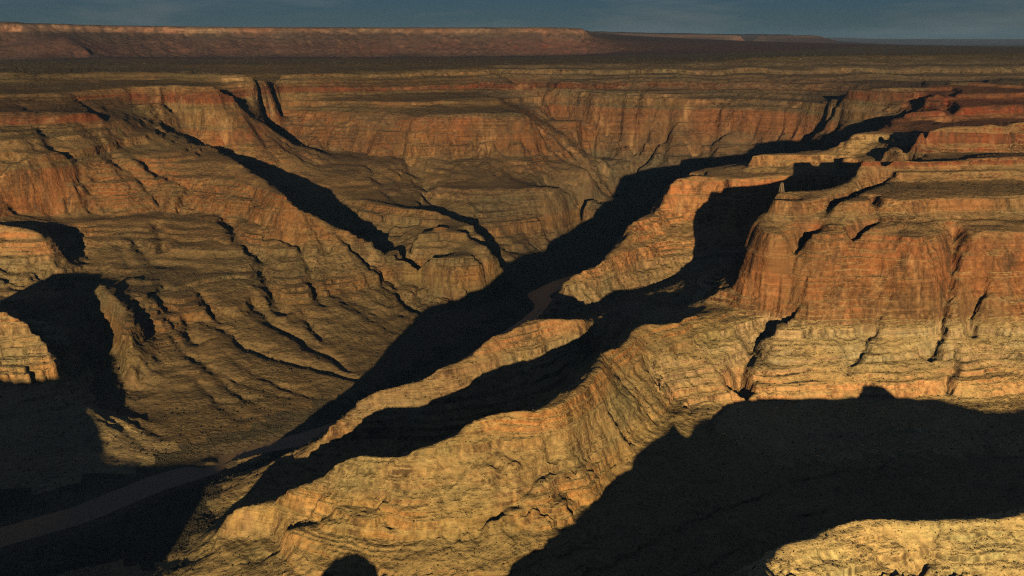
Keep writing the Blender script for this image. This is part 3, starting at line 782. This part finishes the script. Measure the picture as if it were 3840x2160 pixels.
M['right_wall'] = rock_material('red_cliff_rock', [(h, tuple(c * (1.7 if h <= 200 else 0.72) for c in col)) for h, col in [({505: 488, 516: 496, 560: 548, 580: 572}.get(h_, h_), c_) for h_, c_ in LOWER]], [(0, (0.68, 0.51, 0.22)), (205, (0.60, 0.45, 0.20)), (235, (0.36, 0.265, 0.13)), (700, (0.34, 0.225, 0.11))])  # red cliff; golden sunlight painted into the lower bands and scree
M['left_wall'] = rock_material('dimmed_brown_cliff_rock', bands_mul(LOWER, (0.60, 0.61, 0.57)), (0.25, 0.178, 0.088), bump=1.1)  # brown rock, darkened to paint in the weaker light here
M['back_wall'] = rock_material('dimmed_russet_cliff_rock', bands_mul(LOWER, (0.43, 0.46, 0.48)), (0.17, 0.122, 0.07), size=1.5)  # russet rock, the dimmer middle-distance light painted into its tone
M['far_wall'] = rock_material('dimmed_cliff_rock', bands_mul(LOWER, (0.42, 0.45, 0.50)), (0.165, 0.122, 0.078), size=1.9)  # bands darkened to imitate the fading light on the far wall
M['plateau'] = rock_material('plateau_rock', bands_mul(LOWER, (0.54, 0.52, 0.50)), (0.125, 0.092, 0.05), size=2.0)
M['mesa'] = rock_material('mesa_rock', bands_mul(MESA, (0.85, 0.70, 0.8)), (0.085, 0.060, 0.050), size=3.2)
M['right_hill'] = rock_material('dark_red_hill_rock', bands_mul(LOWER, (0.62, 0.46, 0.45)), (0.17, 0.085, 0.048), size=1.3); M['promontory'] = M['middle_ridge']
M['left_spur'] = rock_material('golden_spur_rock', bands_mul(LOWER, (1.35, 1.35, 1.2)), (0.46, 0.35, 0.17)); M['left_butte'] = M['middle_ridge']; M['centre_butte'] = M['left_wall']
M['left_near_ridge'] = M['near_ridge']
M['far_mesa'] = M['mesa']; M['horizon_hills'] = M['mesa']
M['river'] = rock_material('river_flat_soil', [(0, (0.40, 0.28, 0.16)), (5, (0.36, 0.25, 0.14)), (9, (0.14, 0.11, 0.07)), (60, (0.14, 0.11, 0.07))], (0.13, 0.105, 0.065), speck=0.8)

INFO = {
    'river': ('river_flat', 'grey brown shrubby river flats with sandy banks', 'river bank'),
    'near_ridge': ('ridge', 'sunlit golden ridge running from lower centre up to the red cliff', 'ridge'),
    'middle_ridge': ('ridge', 'narrow tan ridge between two black shadowed valleys in the middle', 'ridge'),
    'right_wall': ('canyon_wall', 'tall orange red cliff wall with benches filling the right side', 'canyon wall'),
    'right_hill': ('hill', 'dark red stepped hill on the skyline above the right cliff', 'hill'),
    'promontory': ('promontory', 'rock promontory behind the right cliff dropping to the river bend', 'promontory'),
    'left_wall': ('canyon_wall', 'broad brown gullied canyon wall left of the river', 'canyon wall'),
    'left_spur': ('spur', 'small bright golden spur at the left edge above deep shadow', 'spur'),
    'left_butte': ('butte', 'brown rounded butte at the left edge above the golden spur', 'butte'),
    'left_near_ridge': ('ridge', 'shadowed ridge beyond the left edge near the viewpoint', 'ridge'),
    'front_ridge': ('ridge', 'brightest yellow rock ridge in the bottom right corner', 'ridge'),
    'centre_butte': ('butte', 'orange brown stepped butte between two side canyons in the centre', 'butte'),
    'back_wall': ('canyon_wall', 'rounded russet canyon wall behind the centre butte', 'canyon wall'),
    'far_wall': ('canyon_wall', 'distant dusky canyon wall with dark fin shadows upper right', 'canyon wall'),
    'plateau': ('plateau', 'flat dark green plateau above the canyon rim', 'plateau'),
    'mesa': ('mesa', 'long red mesa with pale cliff rim along the left skyline', 'mesa'),
    'far_mesa': ('mesa', 'hazy smaller mesa on the skyline right of the long red mesa', 'mesa'),
    'horizon_hills': ('hills', 'faint blue hills on the far right horizon', 'hills'),
}

# the coarse ground left and right of the frame
az_all = np.linspace(A0 + 0.01, A1 - 0.01, 330)
def side_mesh(lo, hi, n):
    az = np.linspace(lo, hi, n)
    R = rows_for(az, 420, 430.0, 56000.0)
    X = np.sin(az)[:, None] * R; Y = np.cos(az)[:, None] * R
    return X, Y, ground_height(X, Y)
PATCHES = [(X_f, Y_f, Z_f)]
PATCHES.append(side_mesh(-1.39, -FINE_A, 110))
PATCHES.append(side_mesh(FINE_A, 1.39, 110))
az_n = np.linspace(-FINE_A, FINE_A, 160)
R_n = np.exp(np.linspace(math.log(430.0), math.log(801.0), 70))[None, :].repeat(160, 0)
X_n = np.sin(az_n)[:, None] * R_n; Y_n = np.cos(az_n)[:, None] * R_n
PATCHES.append((X_n, Y_n, ground_height(X_n, Y_n)))

VERTS = {k: [] for k in KEYS}; QUADS = {k: [] for k in KEYS}; NV = {k: 0 for k in KEYS}
for X, Y, Z in PATCHES:
    na, nr = X.shape
    V = np.stack([X, Y, Z], -1).reshape(-1, 3)
    idx = np.arange(na * nr).reshape(na, nr)
    Q = np.stack([idx[:-1, :-1], idx[1:, :-1], idx[1:, 1:], idx[:-1, 1:]], -1).reshape(-1, 4)
    xm = V[Q, 0].mean(1); ym = V[Q, 1].mean(1)
    ow = owner(xm, ym)
    for ki, key in enumerate(KEYS):
        q = Q[ow == ki]
        if len(q) == 0: continue
        used, inv = np.unique(q, return_inverse=True)
        VERTS[key].append(V[used]); QUADS[key].append(inv.reshape(-1, 4) + NV[key]); NV[key] += len(used)
LAND = {}
for key in KEYS:
    if not VERTS[key]: continue
    V = np.concatenate(VERTS[key]); Q = np.concatenate(QUADS[key])
    nm, lab, cat = INFO[key]
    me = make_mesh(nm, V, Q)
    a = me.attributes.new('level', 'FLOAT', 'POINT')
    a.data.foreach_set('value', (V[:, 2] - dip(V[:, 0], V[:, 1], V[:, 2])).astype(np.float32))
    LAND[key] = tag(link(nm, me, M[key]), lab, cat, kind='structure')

# ------------------------------------------------------------------ the river
def ribbon(line, half, z):
    pts = []
    for (xa, ya), (xb, yb) in zip(line[:-1], line[1:]):
        n = max(2, int(math.hypot(xb - xa, yb - ya) / 25))
        for t in np.linspace(0, 1, n, endpoint=False): pts.append((xa + (xb - xa) * t, ya + (yb - ya) * t))
    pts.append(line[-1])
    a = offset_line(pts, half); b = offset_line(pts, -half)
    V = np.array([(x, y, z) for x, y in a] + [(x, y, z) for x, y in b]); n = len(pts)
    Q = np.array([(i, i + 1, n + i + 1, n + i) for i in range(n - 1)])[:, ::-1]
    return V, Q
mw = new_mat('muddy_water'); g = NT(mw)
o_ = g.node('ShaderNodeOutputMaterial'); b_ = g.node('ShaderNodeBsdfPrincipled')
b_.inputs['Base Color'].default_value = (0.34, 0.235, 0.115, 1)
b_.inputs['Roughness'].default_value = 0.3
b_.inputs['IOR'].default_value = 1.33
b_.inputs['Specular IOR Level'].default_value = 0.2
geo = g.node('ShaderNodeNewGeometry')
bm_ = g.node('ShaderNodeBump'); bm_.inputs['Strength'].default_value = 0.5; bm_.inputs['Distance'].default_value = 0.4
g.l.new(g.noise(geo.outputs['Position'], 0.12, 4.0, 0.6), bm_.inputs['Height'])
g.l.new(bm_.outputs[0], b_.inputs['Normal'])
g.l.new(b_.outputs[0], o_.inputs['Surface'])
V, Q = ribbon(RIVER, 62, 0.0)
tag(link('river', make_mesh('river', V, Q), mw), 'muddy brown river winding along the canyon floor', 'river', kind='structure')

# ------------------------------------------------------------------ the old cable tower on the bench
def plain(name, col, rough=0.8, metal=0.0, var=0.35, scale=0.6):
    m = new_mat(name); g = NT(m)
    o_ = g.node('ShaderNodeOutputMaterial'); b_ = g.node('ShaderNodeBsdfPrincipled')
    geo = g.node('ShaderNodeNewGeometry')
    n = g.noise(geo.outputs['Position'], scale, 3.0, 0.6)
    g.l.new(g.mix(1.0, col, g.ramp(n, [(0.3, 1.0 - var), (0.7, 1.0 + var)]), 'MULTIPLY'), b_.inputs['Base Color'])
    b_.inputs['Roughness'].default_value = rough; b_.inputs['Metallic'].default_value = metal
    g.l.new(b_.outputs[0], o_.inputs['Surface'])
    return m
def bars(segs, w):
    """square bars along the given segments"""
    V, Q = [], []
    for a, b in segs:
        a = Vector(a); b = Vector(b); d = (b - a).normalized()
        s1 = d.cross(Vector((0.31, 0.87, 0.21))).normalized() * w; s2 = d.cross(s1).normalized() * w
        n = len(V)
        for p in (a, b):
            for c in (s1 + s2, s1 - s2, -s1 - s2, -s1 + s2): V.append(p + c)
        Q += [(n, n + 1, n + 5, n + 4), (n + 1, n + 2, n + 6, n + 5), (n + 2, n + 3, n + 7, n + 6), (n + 3, n, n + 4, n + 7), (n + 3, n + 2, n + 1, n), (n + 4, n + 5, n + 6, n + 7)]
    return np.array([tuple(v) for v in V]), np.array(Q)
def ground_at(x, y):
    return float(ground_height(np.array([float(x)]), np.array([float(y)]))[0])
def skyline_spot(u, r_lo, r_hi):
    x, y, _ = ray(u, 480)
    a = math.atan2(x, y)
    r = np.linspace(r_lo, r_hi, 400)
    X = np.sin(a) * r; Y = np.cos(a) * r
    Z = ground_height(X, Y)
    k = int(np.argmax((Z - CAM_Z) / r))
    return X[k], Y[k], Z[k]
tx, ty, tz = skyline_spot(1967, 2150, 2520)
m_steel = plain('rusty_steel', (0.20, 0.15, 0.10), 0.7, 0.0)
tower = bpy.data.objects.new('lattice_tower', None)
COL.objects.link(tower)
tower.location = (tx, ty + 3, tz - 0.6)
tower.rotation_euler = (0, 0, 0.35)
tag(tower, 'small steel lattice tower standing on the bench above the right cliff', 'tower')
TH, TB, TT = 21.0, 4.4, 2.3
def corner(k, f):
    h = TB + (TT - TB) * f
    sx, sy = ((1, 1), (-1, 1), (-1, -1), (1, -1))[k % 4]
    return (sx * h, sy * h, TH * f)
for k in range(4):
    V, Q = bars([(corner(k, 0), corner(k, 1))], 0.42)
    link('leg', make_mesh('leg', V, Q, False), m_steel, tower)
for k in range(4):
    segs = []
    fs = (0, 0.25, 0.5, 0.75, 1.0)
    for a, b in zip(fs[:-1], fs[1:]):
        segs += [(corner(k, a), corner(k + 1, b)), (corner(k + 1, a), corner(k, b)), (corner(k, b), corner(k + 1, b))]
    V, Q = bars(segs, 0.24)
    link('brace', make_mesh('brace', V, Q, False), m_steel, tower)
V, Q = bars([((-3.4, 0, TH + 0.35), (3.4, 0, TH + 0.35))], 0.5)
plat_v = np.array([(x, y, z) for z in (TH, TH + 0.5) for x, y in ((-3, -3), (3, -3), (3, 3), (-3, 3))], float)
plat_q = np.array([(3, 2, 1, 0), (4, 5, 6, 7), (0, 1, 5, 4), (1, 2, 6, 5), (2, 3, 7, 6), (3, 0, 4, 7)])
link('platform', make_mesh('platform', plat_v, plat_q, False), m_steel, tower)
V, Q = bars([((-3.2, 0, TH + 2.2), (3.2, 0, TH + 2.2)), ((-2.6, 0, TH + 0.5), (-2.6, 0, TH + 2.2)), ((2.6, 0, TH + 0.5), (2.6, 0, TH + 2.2))], 0.35)
link('cable_saddle', make_mesh('cable_saddle', V, Q, False), m_steel, tower)

# ------------------------------------------------------------------ desert scrub
PHI = (1 + 5 ** 0.5) / 2
ICO_V = np.array([(-1, PHI, 0), (1, PHI, 0), (-1, -PHI, 0), (1, -PHI, 0), (0, -1, PHI), (0, 1, PHI), (0, -1, -PHI), (0, 1, -PHI), (PHI, 0, -1), (PHI, 0, 1), (-PHI, 0, -1), (-PHI, 0, 1)]) / 1.9
ICO_F = np.array([(0, 11, 5), (0, 5, 1), (0, 1, 7), (0, 7, 10), (0, 10, 11), (1, 5, 9), (5, 11, 4), (11, 10, 2), (10, 7, 6), (7, 1, 8), (3, 9, 4), (3, 4, 2), (3, 2, 6), (3, 6, 8), (3, 8, 9), (4, 9, 5), (2, 4, 11), (6, 2, 10), (8, 6, 7), (9, 8, 1)])
m_shrub = plain('dusty_shrub', (0.045, 0.044, 0.022), 0.95, 0.0, 0.4, 0.4)
DXr = np.gradient(Z_f, axis=1) / np.maximum(np.hypot(np.gradient(X_f, axis=1), np.gradient(Y_f, axis=1)), 0.05)
OWN_f = owner(X_f, Y_f)
phi_f = (Z_f - CAM_Z) / R_f
seen = phi_f >= np.maximum.accumulate(phi_f, axis=1) - 2e-4
# pick spots evenly over the ground, not over the vertices
area = np.gradient(R_f, axis=1) * R_f
def spots(mask, n, seed):
    w = np.where(mask, area, 0).ravel()
    c = np.cumsum(w); c /= c[-1]
    r_ = np.random.default_rng(seed)
    k = np.searchsorted(c, r_.random(n))
    x = X_f.ravel()[k] + r_.normal(0, 1.5, n); y = Y_f.ravel()[k] + r_.normal(0, 1.5, n)
    return x, y, ground_height(x, y)
def isk(*ks):
    return np.isin(OWN_f, [KEYS.index(k) for k in ks])
gentle = np.abs(DXr) < 0.95
clump = noise(X_f, Y_f, 130.0, 51) + 0.6 * noise(X_f, Y_f, 50.0, 52) > -0.05
SCATTER = [(isk('front_ridge') & gentle & seen, 5200, (0.45, 1.15)), (isk('near_ridge') & gentle & seen, 6200, (0.5, 1.2)), (isk('right_wall') & gentle & seen & (R_f < 2800), 5200, (0.6, 1.5)),
           (isk('river') & gentle & (Z_f > 3.5) & (R_f < 2600), 5200, (0.8, 1.7)), (isk('middle_ridge', 'left_spur', 'left_butte') & gentle & seen, 1300, (1.0, 2.2)),
           (isk('left_wall', 'centre_butte') & gentle & seen & clump, 2200, (1.2, 2.6)), (isk('plateau', 'back_wall') & gentle & seen & clump & (R_f < 6500), 1500, (2.0, 4.0))]
VV, FF, n0 = [], [], 0
rs = np.random.default_rng(5)
for q, (mask, n, (lo, hi)) in enumerate(SCATTER):
    if not mask.any(): continue
    x, y, z = spots(mask, n, 100 + q)
    ok = z > 2.5
    x, y, z = x[ok], y[ok], z[ok]; n = len(x)
    sz = lo + (hi - lo) * rs.random(n) ** 2
    v = ICO_V[None] * (0.7 + 0.6 * rs.random((n, 12, 1))) * sz[:, None, None]
    v[:, :, 2] *= 0.75
    v[:, :, 0] += x[:, None]; v[:, :, 1] += y[:, None]; v[:, :, 2] += (z + sz * 0.35)[:, None]
    VV.append(v.reshape(-1, 3)); FF.append((ICO_F[None] + (np.arange(n) * 12)[:, None, None] + n0).reshape(-1, 3)); n0 += n * 12
tag(link('scrub', make_mesh('scrub', np.concatenate(VV), np.concatenate(FF), False), m_shrub), 'sparse dark desert scrub dotted over slopes and river flats', 'scrub', kind='stuff')
# the larger bushes, each on its own
bush_meshes = []
for q in range(5):
    V, F, n0 = [], [], 0
    for c in range(3):
        off = rs.normal(0, 0.55, 3) * (1, 1, 0.4) + (0, 0, 0.7)
        V.append(ICO_V * (0.55 + 0.5 * rs.random((12, 1))) * (1, 1, 0.85) + off); F.append(ICO_F + n0); n0 += 12
    bush_meshes.append(make_mesh('bush', np.concatenate(V), np.concatenate(F), False))
    bush_meshes[-1].materials.append(m_shrub)
BUSH = [('front_ridge', 110, 'dark bush among many on the yellow rock ridge at bottom right', 'bushes on the yellow front ridge'),
        ('near_ridge', 110, 'dark bush among many on the golden ridge at lower centre', 'bushes on the golden ridge'),
        ('right_wall', 70, 'dark bush among many on the slopes of the right cliff', 'bushes on the right cliff slopes')]
for q, (key, n, lab, grp) in enumerate(BUSH):
    x, y, z = spots(isk(key) & gentle & seen & (R_f < 2300), n, 300 + q)
    for k in range(n):
        o = bpy.data.objects.new('bush', bush_meshes[k % 5])
        COL.objects.link(o)
        o.location = (x[k], y[k], z[k] - 0.15)
        sz = 0.95 + 0.75 * rs.random()
        o.scale = (sz, sz, sz * 0.85); o.rotation_euler = (0, 0, rs.random() * 6.28)
        tag(o, lab, 'bush', grp)

# ------------------------------------------------------------------ haze
HX, HY0, HY1, HZ0, HZ1 = 60000.0, -900.0, 61000.0, -40.0, 1350.0
V = np.array([(x, y, z) for z in (HZ0, HZ1) for x, y in ((-HX, HY0), (HX, HY0), (HX, HY1), (-HX, HY1))], float)
Q = np.array([(3, 2, 1, 0), (4, 5, 6, 7), (0, 1, 5, 4), (1, 2, 6, 5), (2, 3, 7, 6), (3, 0, 4, 7)])
mh = new_mat('thin_haze'); g = NT(mh)
o_ = g.node('ShaderNodeOutputMaterial'); pv = g.node('ShaderNodeVolumePrincipled')
pv.inputs['Color'].default_value = (0.24, 0.50, 1.0, 1)
pv.inputs['Density'].default_value = 9e-6
pv.inputs['Anisotropy'].default_value = 0.0
g.l.new(pv.outputs[0], o_.inputs['Volume'])
tag(link('haze', make_mesh('haze', V, Q, smooth=False), mh), 'thin blue haze filling the canyon air', 'haze', kind='stuff')
